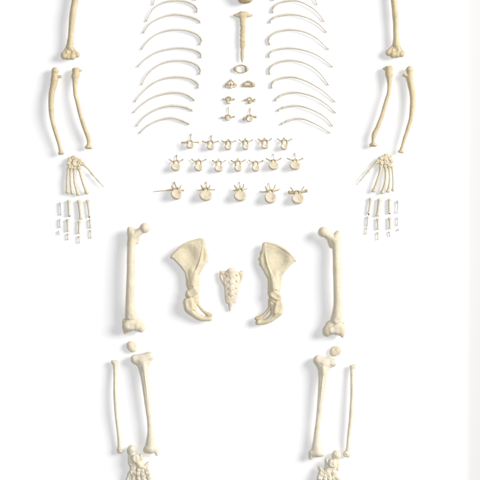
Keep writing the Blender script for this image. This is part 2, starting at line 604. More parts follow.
# ------------------------------------------------------------------ hands
def hand_parts(side):
    """carpus, palm and thumb wired together: one thing, every bone a part."""
    out = []
    carp = [((78.4, 160.3, 0.2), (2.7, 1.9, 2.1), 35), ((74.3, 157.9, 0.0), (2.4, 2.1, 2.2), 0), ((70.4, 160.2, -0.1), (2.1, 2.5, 2.0), 20),
            ((69.0, 163.3, 1.6), (1.5, 1.6, 1.4), 0), ((82.0, 163.6, 0.2), (2.0, 1.9, 1.9), 20), ((78.7, 165.0, 0.2), (1.9, 2.1, 1.9), 10),
            ((75.0, 163.2, 0.4), (2.1, 3.4, 2.2), 0), ((71.4, 166.0, 0.2), (2.3, 2.6, 2.0), -15)]
    for ci, (c, r, a) in enumerate(carp):
        rnd_ = random.Random(ci * 13 + 5)
        b = Bone(0.22, 0.9)
        r = [q * 1.22 for q in r]
        b.box(c, (r[0] * .85, r[1] * .85, r[2] * .9), min(r) * .55, a)
        for q in range(3):
            t = rnd_.uniform(0, 6.28)
            b.ell((c[0] + r[0] * .55 * math.cos(t), c[1] + r[1] * .55 * math.sin(t), c[2] + rnd_.uniform(0, .5) * r[2]), (r[0] * .6, r[1] * .5, r[2] * .6), rnd_.uniform(0, 180), k=.8)
        t = rnd_.uniform(0, 6.28)
        b.ell((c[0] + .3 * r[0] * math.cos(t), c[1] + .3 * r[1] * math.sin(t), c[2] + r[2] * 1.12), (r[0] * .5, r[1] * .35, 0.6), a, k=0.5, sign=-1)
        out.append(('carpal_bone', b.geo(), 'hand'))
    mets = [[(69.0, 168.5, 0.2, 1.5), (68.3, 172, 0.6, 1.0), (67.6, 181, 1.2, 0.85), (67.5, 189, .6, 1.0), (67.7, 192, 0.2, 1.5)],
            [(71.7, 168.8, 0.2, 1.5), (71.3, 172.5, 0.7, 0.95), (71.0, 181, 1.3, 0.85), (71.8, 189, .7, 1.05), (72.7, 193, 0.2, 1.55)],
            [(75.3, 168.2, 0.2, 1.7), (74.8, 172.5, 0.8, 1.1), (75.0, 182, 1.5, 1.0), (77.0, 190, .8, 1.2), (78.5, 194.2, 0.2, 1.75)],
            [(79.4, 168.3, 0.2, 1.75), (80.4, 172.5, 0.7, 1.25), (82.8, 181, 1.4, 1.15), (85.6, 189, .8, 1.35), (87.0, 192.6, 0.2, 1.9)],
            [(83.9, 164.6, 0.3, 1.5), (86.0, 166.6, 0.6, 1.0), (89.0, 169.6, .8, .9), (91.3, 172.2, .5, 1.0), (92.2, 173.3, 0.2, 1.3)]]
    for p in mets:
        b = Bone(0.24, 0.8)
        b.chain(p)
        x, y, z, r = p[-1]
        b.ell((x - .9 * r * .6, y + .2, z - .3), (r * .55, r * .6, r * .8)).ell((x + .9 * r * .6, y + .2, z - .3), (r * .55, r * .6, r * .8))
        x, y, z, r = p[0]
        b.box((x, y - .2, z), (r * 1.05, r * .7, r), 0.5)
        out.append(('metacarpal', b.geo(), 'hand'))
    for p in ([(93.3, 174.8, 0.2, 1.25), (94.6, 176.2, .4, .8), (96.4, 178.2, .4, .75), (97.2, 179.2, .1, 1.05)],
              [(98.3, 180.5, 0.1, 0.95), (100.2, 182.7, .2, .6), (102.4, 185.2, .1, .5), (103.4, 186.4, 0, .65)]):
        b = Bone(0.22, 0.6)
        b.chain(p)
        out.append(('thumb_bone', b.geo(), 'finger'))
    return out


def rigid(xf_fn):
    return xf_fn


def place_hand(label, xf):
    root = bpy.data.objects.new('hand_skeleton', None)
    root.empty_display_size = 0.03
    C.objects.link(root)
    parts = hand_parts(0)
    allW = []
    for name, geo, mat in parts:
        SEED[0] += 1
        V = xf(geo['V']) if xf else geo['V'].copy()
        W = V * np.array([1, -1, 1]); F = geo['F']
        _, fn = vert_normals(W, F)
        if np.einsum('ij,ij->', W[F].mean(axis=1) - W.mean(axis=0), fn) < 0:
            F = F[:, ::-1]
        vn, _ = vert_normals(W, F)
        W = W + vn * (0.12 * vnoise(W, 2.5, SEED[0]) + 0.1 * vnoise(W, 1.1, SEED[0] + 5))[:, None]
        allW.append((name, W, F, mat))
    zmin = min(w_[1][:, 2].min() for w_ in allW)
    cen = np.mean([w_[1].mean(axis=0) for w_ in allW], axis=0); cen[2] = 0
    base = (cen - np.array([240, -240, 0])) * S
    for name, W, F, mat in allW:
        W = W.copy(); W[:, 2] += 0.6 - zmin
        mesh_obj(name, (W - np.array([240, -240, 0])) * S - base, F.tolist(), M[mat], root)
    root.location = base
    root['label'] = label; root['category'] = 'hand bones'; root['group'] = 'wired hands'
    PLACED.append(root)


HM = mirror(460.5, -2)
place_hand('wired wrist, palm and thumb bones of the hand at left, thumb pointing right', None)
place_hand('wired wrist, palm and thumb bones of the hand at right, thumb pointing left', HM)


def phalanx(a, b_, rb, rs, rh, kind):
    b = Bone(0.2, 0.7)
    a = np.array(a, float); e = np.array(b_, float)
    d = e - a; ln = np.linalg.norm(d); u = d / ln; n = np.array([-u[1], u[0]])

    def p(t, z=0.0, o=0.0):
        q = a + d * t + n * o
        return (q[0], q[1], z)
    b.part('phalanx_base').ell(p(0.0 + rb * .7 / ln), (rb, rb * .8, rb * .85), math.degrees(math.atan2(n[1], n[0])))
    b.ell(p(rb * .8 / ln, 0, rb * .6), (rb * .5, rb * .6, rb * .7)).ell(p(rb * .8 / ln, 0, -rb * .6), (rb * .5, rb * .6, rb * .7))
    b.part('shaft').chain([(*p(rb * .8 / ln, 0)[:2], 0, rb * .75), (*p(.35)[:2], .3, rs), (*p(.65)[:2], .35, rs * .95), (*p(1 - rh / ln)[:2], 0, rh * .85)])
    b.part('phalanx_head')
    if kind == 'distal':
        b.ell(p(1 - rh * .6 / ln), (rh * 1.1, rh * .9, rh * .5), math.degrees(math.atan2(n[1], n[0])))
    else:
        for s in (-1, 1):
            b.ell(p(1 - rh * .8 / ln, 0, s * rh * .5), (rh * .62, rh * .8, rh * .85), math.degrees(math.atan2(n[1], n[0])), k=.35)
    return b.geo()


fingers = {
    'index': [((87.8, 199.8), (89.7, 216.8), 1.95, 1.2, 1.35), ((90.2, 219.2), (90.7, 228.3), 1.3, 0.9, 1.05), ((90.7, 229.6), (91.1, 238.2), 1.05, .6, .75)],
    'middle': [((79.0, 199.8), (81.1, 219.6), 2.2, 1.55, 1.75), ((79.6, 220.6), (79.0, 233.8), 1.7, 1.2, 1.25), ((79.2, 235.8), (79.4, 243.2), 1.15, .6, .75)],
    'ring': [((68.9, 200.0), (69.5, 216.2), 1.95, 1.45, 1.55), ((67.8, 218.9), (68.0, 231.8), 1.75, 1.2, 1.3), ((68.0, 233.4), (68.1, 239.8), 1.1, .6, .75)],
    'little': [((60.8, 202.2), (61.2, 215.2), 1.4, .85, 1.0), ((60.2, 219.0), (60.3, 227.6), 1.15, .8, .9), ((59.0, 230.8), (59.4, 234.6), .9, .55, .65)],
}
fingers_r = {
    'index': [((371.3, 197.6), (368.7, 214), 1.95, 1.2, 1.3), ((368.0, 216.4), (367.2, 226.2), 1.25, .9, 1.0), ((367.0, 227.2), (366.1, 234), 1.0, .6, .7)],
    'middle': [((380.0, 198.4), (377.4, 216.6), 2.1, 1.6, 1.75), ((378.2, 218.0), (378.1, 229.8), 1.8, 1.25, 1.25), ((378.1, 232.2), (378.0, 239.8), 1.1, .6, .75)],
    'ring': [((389.8, 198.6), (389.4, 213.6), 1.75, 1.5, 1.5), ((390.2, 217.2), (390.0, 229.2), 1.8, 1.2, 1.2), ((389.6, 231.4), (389.9, 236.4), 1.0, .6, .7)],
    'little': [((398.3, 200.4), (397.5, 213.4), 1.5, .8, .95), ((397.8, 217.2), (397.5, 225.8), 1.2, .75, .9), ((398.4, 228.6), (398.6, 231), .9, .5, .6)],
}
segw = ['proximal', 'middle', 'distal']
segtxt = {'proximal': 'longest and top bone', 'middle': 'middle bone', 'distal': 'small tapered tip bone'}
hue = {'index': 'ivory', 'middle': 'ivory', 'ring': 'ivory', 'little': 'pale greyish'}
for side, tab in (('left', fingers), ('right', fingers_r)):
    for fname, segs in tab.items():
        for i, (a, e, rb, rs, rh) in enumerate(segs):
            gph = phalanx(a, e, rb, rs, rh, segw[i])
            lab = '%s %s of the %s finger, %s hand in the photo' % (hue[fname], segtxt[segw[i]], fname, side)
            o = place(gph, 'finger_bone', lab, 'finger bone', 'whitish' if fname == 'little' else 'finger', 'loose finger bones',
                      rough=(0.08, 0.07), lift=0.3)
            if i == 0 and fname in ('index', 'ring'):
                # dark wire pin that sticks out of the far joint
                if fname == 'index':
                    pb = Bone(0.14, 0.2).cap((e[0] - .5, e[1] + .3, 0.2), (e[0] + .1, e[1] + 1.1, 0.2), 0.48, 0.42).cap((e[0] - .2, e[1] - .6, 0), (e[0] - .1, e[1] + .6, 0), .5, .5)
                    pb = pb.geo()
                else:
                    pb = Bone(0.14, 0.2).cap((e[0] - 1.2, e[1] + .35, 0.6), (e[0] + 1.2, e[1] + .25, 0.6), 0.17, 0.17).cap((e[0], e[1] - .6, 0), (e[0], e[1] + .4, 0), .35, .35)
                    pb = pb.geo()
                W = pb['V'] * np.array([1, -1, 1]); F = pb['F'][:, ::-1]
                _, fn = vert_normals(W, F)
                if np.einsum('ij,ij->', W[F].mean(axis=1) - W.mean(axis=0), fn) < 0:
                    F = F[:, ::-1]
                W[:, 2] += 2.0
                W = (W - np.array([240, -240, 0])) * S - np.array(o.location)
                mesh_obj('dark_pin', W, F.tolist(), M['pin'], o)


# ------------------------------------------------------------------ ribs
def rib_geo(pts, r0, r1):
    """pts run from the spine end to the breastbone end."""
    P = np.array(pts, float)
    m = 84
    Q = resample(np.c_[P, np.zeros(len(P))], 240)
    seg = np.r_[0, np.cumsum(np.linalg.norm(np.diff(Q[:, :2], axis=0), axis=1))]
    ln = seg[-1]
    d = np.concatenate([np.linspace(0, 1.2, 6), np.linspace(1.5, ln - 1.5, m - 12), np.linspace(ln - 1.2, ln, 6)])
    X = np.interp(d, seg, Q[:, 0]); Y = np.interp(d, seg, Q[:, 1])
    n = 14
    V, F = [], []
    for i in range(len(d)):
        j0, j1 = max(i - 1, 0), min(i + 1, len(d) - 1)
        tx, ty = X[j1] - X[j0], Y[j1] - Y[j0]
        q = math.hypot(tx, ty); tx /= q; ty /= q
        nx, ny = -ty, tx
        t = d[i] / ln
        r = (r0 + (r1 - r0) * min(1, t * 1.15)) * (1 + .12 * math.sin(math.pi * min(1, t * 1.4)))
        r *= 1 + 0.16 * math.exp(-((d[i] - 1.3) / 1.2) ** 2) + 0.22 * math.exp(-((d[i] - 6.5) / 1.8) ** 2) - 0.12 * math.exp(-((d[i] - 3.8) / 1.0) ** 2)
        r *= 1 + 0.22 * math.exp(-((ln - d[i]) / 2.2) ** 2)
        capk = min(1.0, math.sqrt(max(0, 1 - (1 - min(d[i], 1.2) / 1.2) ** 2)) + 0.05, math.sqrt(max(0, 1 - (1 - min(ln - d[i], 0.9) / 0.9) ** 2)) + 0.05)
        r *= capk
        tw = 0.55 * math.sin(math.pi * (t - 0.1)) - 0.2
        zc = 1.6 + 1.8 * math.sin(math.pi * min(1, t * 1.02)) ** 0.8
        for k in range(n):
            a = 2 * math.pi * k / n
            u, v = math.cos(a), math.sin(a) * (1.15 - .25 * t)
            g_ = 1 - 0.22 * max(0.0, math.cos(a - 0.6)) ** 6 * (1 - abs(2 * t - 0.8))   # costal groove
            u, v = u * g_, v * g_
            uu = u * math.cos(tw) - v * math.sin(tw); vv = u * math.sin(tw) + v * math.cos(tw)
            V.append((X[i] + nx * uu * r, Y[i] + ny * uu * r, zc + vv * r))
    for i in range(len(d) - 1):
        for k in range(n):
            F.append((i * n + k, i * n + (k + 1) % n, (i + 1) * n + (k + 1) % n, (i + 1) * n + k))
    a = len(V); V.append((X[0], Y[0], np.mean([V[k][2] for k in range(n)])))
    b = len(V); V.append((X[-1], Y[-1], np.mean([V[(len(d) - 1) * n + k][2] for k in range(n)])))
    for k in range(0, n, 2):
        F.append((a, (k + 2) % n, (k + 1) % n, k))
        o = (len(d) - 1) * n
        F.append((b, o + k, o + k + 1, o + (k + 2) % n))
    V = np.array(V); F = np.array(F)
    # sternal third of the rib carries the paler, rougher cartilage end as a part
    cen = V[F].mean(axis=1)
    de = np.hypot(cen[:, 0] - X[-1], cen[:, 1] - Y[-1])
    dh = np.hypot(cen[:, 0] - X[0], cen[:, 1] - Y[0])
    pid = np.zeros(len(F), int); pid[dh < 2.6] = 1; pid[de < 1.6] = 2
    return dict(V=V, F=F, pid=pid, names=['rib_shaft', 'rib_head', 'sternal_end'])


left_z = [
    [(303, 2), (297, -14), (280, -32), (245, -44), (205, -44), (170, -34), (145, -12), (138, 2), (132, 20)],
    [(306, 50), (310, 36), (296, 19), (265, 6), (220, 2), (170, 12), (130, 40), (105, 86)],
    [(321, 93), (316, 81), (290, 69), (250, 60), (210, 58), (165, 70), (120, 96), (93, 132)],
    [(318, 180), (327, 164), (320, 147), (295, 130), (250, 119), (200, 120), (150, 136), (110, 166), (86, 198)],
    [(322, 232), (325, 219), (315, 207), (285, 196), (240, 191), (200, 195), (150, 208), (105, 235), (70, 268)],
    [(317, 298), (323, 282), (312, 263), (280, 247), (235, 241), (185, 248), (140, 270), (105, 305), (87, 340)],
    [(310, 354), (315, 341), (307, 329), (280, 314), (235, 307), (180, 313), (130, 336), (85, 375), (59, 408)],
    [(299, 403), (290, 392), (265, 377), (225, 369), (180, 374), (130, 391), (85, 421), (54, 451)],
    [(291, 445), (284, 437), (260, 428), (225, 422), (190, 424), (150, 436), (110, 458), (82, 484), (66, 506)],
    [(279, 497), (268, 490), (245, 480), (215, 472), (185, 473), (150, 483), (110, 504), (78, 533)],
]
right_z = [
    [(131, 2), (140, -14), (158, -32), (190, -44), (230, -44), (262, -34), (290, -14), (301, 0), (310, 20)],
    [(133, 52), (132, 36), (150, 16), (180, 5), (215, 2), (250, 10), (290, 32), (320, 60), (337, 87)],
    [(121, 93), (125, 80), (145, 67), (185, 58), (230, 60), (275, 73), (310, 93), (335, 115), (347, 130)],
    [(123, 180), (115, 165), (122, 147), (145, 129), (185, 119), (230, 121), (270, 132), (310, 155), (340, 183), (356, 198)],
    [(118, 230), (118, 218), (130, 205), (160, 195), (200, 192), (245, 198), (290, 212), (330, 234), (372, 268)],
    [(122, 298), (118, 283), (130, 263), (160, 247), (200, 241), (245, 248), (285, 265), (320, 293), (345, 325), (355, 341)],
    [(128, 354), (129, 338), (140, 323), (170, 311), (210, 308), (250, 318), (295, 340), (335, 366), (382, 408)],
    [(142, 404), (150, 392), (175, 377), (215, 369), (255, 374), (300, 389), (345, 416), (385, 452)],
    [(152, 445), (160, 436), (185, 427), (225, 422), (265, 430), (310, 449), (345, 472), (372, 505)],
    [(164, 498), (175, 491), (195, 482), (225, 474), (255, 476), (290, 490), (325, 508), (362, 532)],
]
ordn = ['topmost rib, only its ends showing below the top edge', 'second rib from the top', 'third rib from the top', 'fourth rib from the top',
        'fifth rib from the top', 'sixth rib from the top', 'seventh rib from the top', 'third rib from the bottom', 'second rib from the bottom',
        'bottom rib, shortest arc']
for side, tab, x0 in (('left', left_z, 120), ('right', right_z, 240)):
    for i, pz in enumerate(tab):
        pts = [(x0 + x / 4, y / 4) for x, y in pz]
        rr = 1.12 if side == 'left' else 1.08
        gr = rib_geo(pts, rr, 0.66)
        place(gr, 'rib', '%s of the %s rib column' % (ordn[i], side), 'rib', 'rib', 'ribs in two columns', rough=(0.10, 0.05), pmats={'sternal_end': 'arm'})


# ------------------------------------------------------------------ jaw and breastbone
def jaw():
    b = Bone(0.4, 2.5)
    b.part('jaw_body').chain([(227, -24, 1.5, 3.6), (232, -13, 2, 4.0), (239, -6, 3, 4.6), (245.6, -3, 3.6, 5.0), (252, -6, 3, 4.6), (259, -13, 2, 4.0), (264, -24, 1.5, 3.6)])
    b.part('chin').ell((245.7, -1.6, 3.6), (6.6, 5.3, 5.2), k=1.5).ell((241.6, 0, 4.6), (2.4, 2.4, 2.4)).ell((249.6, -.4, 4.6), (2.4, 2.4, 2.4))
    b.ell((245.7, -5.5, 9.2), (4, 2.2, 1.8), k=1, sign=-1)
    return b.geo()


place(jaw(), 'jawbone', 'rounded brown chin of a jawbone cut off by the top edge above the breastbone', 'jaw', 'jaw')


def sternum():
    b = Bone(0.28, 1.2)
    b.part('manubrium').chain([(234.2, 14.8, 0, 0.75), (237.5, 15.0, 0, 1.8), (241, 14.6, 0, 3.0), (243.2, 14.4, 0, 3.4), (246, 14.6, 0, 2.9), (249.3, 15.2, 0, 1.7), (252.6, 15.3, 0, 0.75)], zs=.7)
    b.cap((243.2, 15, 0), (243.1, 19.5, 0), 3.9, 3.0, zs=.62)
    b.ell((243.2, 10.4, .6), (2.6, 0.9, 3), k=.6, sign=-1)
    b.part('sternal_body').chain([(243.1, 20.5, 0, 2.9), (243.1, 27, .2, 2.35), (243, 34, .3, 2.4), (242.9, 41, .3, 2.6), (242.7, 46.8, 0, 2.3)], zs=.6, k=.5)
    for y in (24.5, 29.5, 34.5, 39.5, 44):
        for s in (-1, 1):
            b.ell((243 + s * 2.1, y + 1 + s * .3, 0), (.7, 1.2, .9), k=.9)
        b.cap((240.6, y - 1.6, 1.9), (245.4, y - 1.6, 1.9), .3, .2, k=.7, sign=-1)
    b.part('xiphoid_process').chain([(242.6, 49.3, 0, 1.9), (242.5, 54, .1, 1.95), (242.4, 58.5, 0, 1.6), (242.4, 61.4, -.2, .8)], zs=.55, k=.25)
    return b.geo()


place(sternum(), 'sternum', 'dagger shaped tan breastbone with a winged top, centre top between the ribs', 'breastbone', 'arm', lift=.4)


# ------------------------------------------------------------------ spine
def vertebra(canal, cr, body, tl, tr, spin=None, hz=2.6, arm=0.56, sap=None, tipk=1.35, rim=True, needle=None, lamr=.78, spr=.52):
    """canal (x, y); body (x0, x1, y0, y1); transverse tips; spinous tip; all in photo pixels, seen from above."""
    cx, cy = canal
    bx, by = (body[0] + body[1]) / 2, (body[2] + body[3]) / 2
    rx, ry = (body[1] - body[0]) / 2, (body[3] - body[2]) / 2
    b = Bone(0.2, 0.55)
    b.part('vertebral_body').disc((bx, by, 0), rx, ry, hz, 0.13, 0.55, flat_back=.8)
    if rim:
        b.ell((bx, by + .1, hz + .5), (rx * .76, ry * .70, 1.0), k=.45, sign=-1)
        b.ell((bx, by - ry * 1.12, 0), (rx * .42, ry * .34, hz * 2), k=.8, sign=-1)
    b.part('neural_arch')
    ra = cr + lamr * .7
    top = cy - ra
    arc = []
    for q in range(9):
        t = math.radians(200 - 220 * q / 8)
        z_ = hz * .3 * (1 - math.sin(max(0, min(math.pi, t))))
        arc.append((cx + ra * math.cos(t), cy - ra * math.sin(t) * (1.0 if math.sin(t) < .8 else 1.06), z_, lamr * (.95 if q not in (2, 6) else 1.2)))
    b.chain(arc)
    for s in (-1, 1):
        x1 = cx + s * ra * .95
        b.cap((bx + s * min(rx * .72, abs(x1 - bx)), by - ry * .62, hz * .35), (x1, cy + .4, hz * .3), lamr, lamr * .95)
        # articular facets
        b.ell((cx + s * ra * .8, cy - ra * .62, hz * .5), (lamr * .95, lamr * .75, lamr * 1.0))
    if sap:
        for (x, y) in sap:
            b.part('articular_process').cap((x * .35 + (cx + (cr + .6) * (1 if x > cx else -1)) * .65, y * .2 + (cy - .4) * .8, hz * .4), (x, y, hz * .5), .9, .5)
    for s, t in ((-1, tl), (1, tr)):
        if t is None:
            continue
        b.part('transverse_process#%d' % s)
        root = (cx + s * (cr + lamr), cy - cr * .55, .3)
        mid = ((root[0] + t[0]) / 2, (root[1] + t[1]) / 2 + .25, .4)
        if needle == s:
            b.chain([(*root[:2], .3, arm), (*mid[:2], .2, arm * .75), (t[0], t[1], -1.2, .35)])
        else:
            b.chain([(*root, arm * 1.05), (*mid, arm * .85), (t[0], t[1], .2, arm * tipk)])
    if spin is not None:
        b.part('spinous_process')
        b.cap((cx, top, -.1), ((cx + spin[0]) / 2, (top + spin[1]) / 2, -.5), .75, spr * .7).cap(((cx + spin[0]) / 2, (top + spin[1]) / 2, -.5), (spin[0], spin[1], -1.0), spr * .7, spr * 1.2)
    return b.geo()


PM = {'neural_arch': 'arch', 'transverse_process': 'arch', 'spinous_process': 'arch', 'articular_process': 'arch'}
thor = [
    ('first vertebra from the left of the upper backbone row, long spine up', dict(canal=(190.2, 142.9), cr=1.75, body=(186.8, 193.8, 143.6, 148.4), tl=(181.9, 142.4), tr=(198.2, 142.2), spin=(191.2, 133.4))),
    ('second vertebra from the left of the upper backbone row, thin spine up', dict(canal=(210.8, 143.3), cr=1.8, body=(207.3, 214.5, 144.2, 149.8), tl=(202.8, 141.2), tr=(218.2, 141.0), spin=(211.5, 135.2))),
    ('third vertebra from the left of the upper backbone row, stubby spine', dict(canal=(228.5, 143.0), cr=1.75, body=(225.1, 231.8, 144.4, 150), tl=(222.2, 140.8), tr=(235.6, 140.6), spin=(228.6, 138.6))),
    ('fourth vertebra from the left of the upper backbone row, narrow body', dict(canal=(245.7, 142.7), cr=1.7, body=(242.7, 248.9, 144.2, 149.9), tl=(239.3, 139.5), tr=(252.5, 139.7), spin=(245.6, 138.2))),
    ('fifth vertebra from the left of the upper backbone row, pale square body', dict(canal=(264.9, 142.2), cr=1.9, body=(261.6, 268.8, 143.9, 148.9), tl=(258.4, 139.1), tr=(271.4, 138.6), spin=(264.8, 137.8))),
    ('rightmost vertebra of the upper backbone row, arms angled up', dict(canal=(284.7, 142.2), cr=1.95, body=(281, 287.9, 143.9, 149.8), tl=(277.6, 138.6), tr=(291.8, 138.8), spin=(284.3, 137.6))),
    ('leftmost vertebra of the middle backbone row, thin spine up', dict(canal=(176.4, 162.6), cr=1.8, body=(171.5, 180.6, 163.7, 170.9), tl=(169.4, 159.3), tr=(182.8, 159.3), spin=(176.6, 154.8), hz=3)),
    ('second vertebra from the left of the middle backbone row', dict(canal=(198.7, 162.6), cr=1.85, body=(194.8, 203, 164.2, 170.9), tl=(192, 159.2), tr=(205.8, 159.2), spin=(199.2, 158.2), hz=3)),
    ('third vertebra from the left of the middle backbone row', dict(canal=(218.9, 163.3), cr=1.9, body=(214.8, 223.1, 165, 171.8), tl=(212.6, 160.3), tr=(225.6, 160.3), spin=(219.1, 158.4), hz=3)),
    ('fourth vertebra of the middle backbone row, right below the slim one', dict(canal=(238.1, 163.2), cr=1.85, body=(234.9, 241.9, 164.9, 171.4), tl=(231.4, 160.2), tr=(244.9, 159.6), spin=(238, 158.2), hz=3)),
    ('third vertebra from the right of the middle backbone row, oblong body', dict(canal=(255.8, 163.6), cr=1.8, body=(252.1, 259.6, 165, 171.4), tl=(249.1, 160.1), tr=(262.9, 160.5), spin=(255.8, 160), hz=3)),
    ('second vertebra from the right of the middle backbone row, thin spine up', dict(canal=(273.8, 161.4), cr=1.2, body=(268.9, 278.8, 162, 169.8), tl=(266.5, 158.6), tr=(281, 158.2), spin=(273.3, 153.6), hz=3.2)),
    ('rightmost vertebra of the middle backbone row, broad body, upright spine', dict(canal=(295.4, 161), cr=1.15, body=(289.9, 300.6, 161.6, 169.8), tl=(287.7, 158.2), tr=(302.9, 158.2), spin=(295, 152.8), hz=3.2)),
]
for lab, kw in thor:
    place(vertebra(**kw), 'vertebra', lab, 'vertebra', 'spine', 'backbone vertebrae in rows', pmats=PM, tilt=13, rough=(0.13, 0.13))

lumb = [
    ('leftmost big vertebra of the bottom row with a long needle to the left', dict(canal=(176.6, 190), cr=1.3, body=(171.6, 182.1, 189.2, 199.4), tl=(153.4, 191.2), tr=(183.4, 190.4), spin=(174.3, 181.8), sap=[(171.6, 186.1), (181.5, 185.4)], needle=-1, arm=.62, spr=.75)),
    ('second big vertebra from the left of the bottom row', dict(canal=(206.3, 190.2), cr=1.4, body=(200, 212.3, 190.2, 200.8), tl=(197.6, 190), tr=(214.8, 189.5), spin=(206.2, 181.6), sap=[(201, 185.3), (210.1, 185)], tipk=.7)),
    ('middle big vertebra of the bottom row', dict(canal=(240.3, 190.6), cr=1.4, body=(234.4, 246.7, 190.8, 201), tl=(233.2, 190.2), tr=(247.3, 188.3), spin=(239.3, 181.6), sap=[(234.6, 185.4), (243.9, 184.3)], tipk=.8)),
    ('fourth big vertebra of the bottom row with thin upright spine', dict(canal=(270.7, 192), cr=1.4, body=(264.9, 276.5, 192, 203.2), tl=(259.6, 191.6), tr=(280.2, 188.9), spin=(268.8, 182.8), sap=[(265.3, 186.6), (275.4, 184.8)], tipk=.6)),
    ('rightmost big vertebra of the bottom row with a thick knobbed crossbar', dict(canal=(297.3, 193), cr=1.5, body=(292, 304, 193.8, 203.8), tl=(289.6, 192), tr=(306.4, 190.6), spin=None, sap=[(290.7, 187.6), (304, 186.8)], arm=1.35, tipk=1.35)),
]
for lab, kw in lumb:
    place(vertebra(hz=3.6, lamr=1.0, **kw), 'vertebra', lab, 'vertebra', 'spine', 'backbone vertebrae in rows', pmats=PM, tilt=13, rough=(0.20, 0.15))


def atlas():
    b = Bone(0.2, 0.6)
    pts = []
    for i in range(25):
        a = 2 * math.pi * i / 24
        side = abs(math.cos(a)) ** 3
        pts.append((241.1 + 5.6 * math.cos(a), 69 + 3.85 * math.sin(a), 0.0, 0.5 + 0.85 * side + .15 * (a > math.pi)))
    b.part('atlas_ring').chain(pts)
    b.part('lateral_mass').ell((235.6, 69.2, .3), (1.6, 2.4, 1.7)).ell((246.6, 69.2, .3), (1.6, 2.4, 1.7))
    b.part('transverse_process').cap((235, 69, 0), (233.9, 69, 0), .9, .6).cap((247.2, 69, 0), (248.5, 69, 0), .9, .6)
    return b.geo()


def hat(cx, cy, wl, wr, top, bot, hole, knob=True):
    b = Bone(0.2, 0.6)
    b.part('neural_arch').chain([(cx - wl, bot - 1.0, 0, .8), (cx - wl * .86, cy + .1, .2, .95), (cx - wl * .55, cy - 1.5, .4, .8), (cx - wl * .22, top + 1.0, .5, .75), (cx, top + .7, .6, .7),
                                 (cx + wr * .25, top + 1.1, .5, .8), (cx + wr * .58, cy - 1.3, .4, .75), (cx + wr * .9, cy + .2, .2, .9), (cx + wr, bot - 1.1, 0, .75)])
    b.ell((cx - wl * .62, cy + .3, .6), (1.3, 1.1, 1.2), rot=30).ell((cx + wr * .6, cy + .4, .6), (1.2, 1.2, 1.2), rot=-30)
    b.part('vertebral_body').chain([(cx - wl * .85, bot - 1.2, 0, 1.05), (cx, bot - 1.3, .2, 1.25), (cx + wr * .85, bot - 1.2, 0, 1.05)])
    if knob:
        b.ell((cx, bot - .4, .3), (1.2, 1.6, 1.5)).part('spinous_process').cap((cx, top + .6, .4), (cx + .1, top - .8, .2), .6, .55)
        b.part('dens').ell((cx + .1, cy + .2, 1.6), (1.1, 1.3, 1.8))
    for hx, hy, r in hole:
        b.ell((hx, hy, 0), (r, r, 8), k=.3, sign=-1)
    return b.geo()


def small_cerv(cx, cy, r, tl, tr, bot, spin=None, lump=None):
    b = Bone(0.2, 0.5)
    b.part('neural_arch')
    for i in range(16):
        a, a2 = 2 * math.pi * i / 16, 2 * math.pi * (i + 1) / 16
        b.cap((cx + (r + .6) * math.cos(a), cy + (r + .5) * math.sin(a), .2), (cx + (r + .6) * math.cos(a2), cy + (r + .5) * math.sin(a2), .2), .78, .78)
    b.part('vertebral_body').ell((cx, bot - 1.2, 0), (r + .9, 1.5, 1.6))
    for s, t in ((-1, tl), (1, tr)):
        b.part('transverse_process#%d' % s).chain([(cx + s * (r + .7), cy + .3, 0, .9), ((cx + s * r + t[0]) / 2, (cy + t[1]) / 2 + .2, 0, .7), (t[0], t[1], 0, .85)])
    if lump:
        b.ell((lump[0], lump[1], .2), (1.3, 1.2, 1.2))
    if spin:
        b.part('spinous_process').cap((cx, cy - r - .9, 0), (spin[0], spin[1], -.5), .55, .42).ell((spin[0], spin[1], -.5), (.75, .7, .7))
    return b.geo()


place(atlas(), 'vertebra', 'thin open ring vertebra just below the tip of the breastbone', 'vertebra', 'arch', 'neck vertebrae', rough=(0.18, 0.14), lift=.3)
place(hat(230.9, 84.3, 5.2, 5.3, 79.9, 87.6, [(229.4, 83.6, .75), (232.6, 83.6, .75)]), 'vertebra', 'neck vertebra with a central peg, upper left of the neck pairs', 'vertebra', 'arch', 'neck vertebrae', rough=(0.16, 0.16), pmats={'vertebral_body': 'spine'})
place(hat(248.5, 84.2, 6.0, 6.1, 80.7, 87.0, [(248.5, 83.8, 1.5)], knob=False), 'vertebra', 'wide hat shaped neck vertebra with open hole, upper right of the neck pairs', 'vertebra', 'arch', 'neck vertebrae', rough=(0.16, 0.16))
place(small_cerv(228.7, 99.2, 1.7, (223.3, 98.9), (234.1, 99.3), 103.8), 'vertebra', 'small neck vertebra with round hole, middle left of the neck pairs', 'vertebra', 'arch', 'neck vertebrae', rough=(0.14, 0.14), pmats={'vertebral_body': 'spine'})
place(small_cerv(249.7, 99.3, 1.25, (244.4, 100), (255, 99.6), 103.6, lump=(253.6, 101)), 'vertebra', 'small lumpy neck vertebra, middle right of the neck pairs', 'vertebra', 'arch', 'neck vertebrae', rough=(0.18, 0.16))
place(small_cerv(228.2, 117.3, 1.7, (221.8, 117.3), (234.4, 116.6), 120.3, spin=(228.3, 107.6)), 'vertebra', 'neck vertebra with pale disc and wide arms, lower left of the neck pairs', 'vertebra', 'arch', 'neck vertebrae', rough=(0.14, 0.14), pmats={'vertebral_body': 'spine'})
place(vertebra(canal=(249.8, 117), cr=1.3, body=(246.6, 253, 116.6, 121.9), tl=(244.3, 119), tr=(255.6, 117), spin=(250.3, 108), hz=2.2, arm=1.0), 'vertebra', 'largest neck vertebra with cream body and tall spine, lower right of the neck pairs', 'vertebra', 'spine', 'neck vertebrae', pmats=PM, rough=(0.1, 0.08), tilt=8)


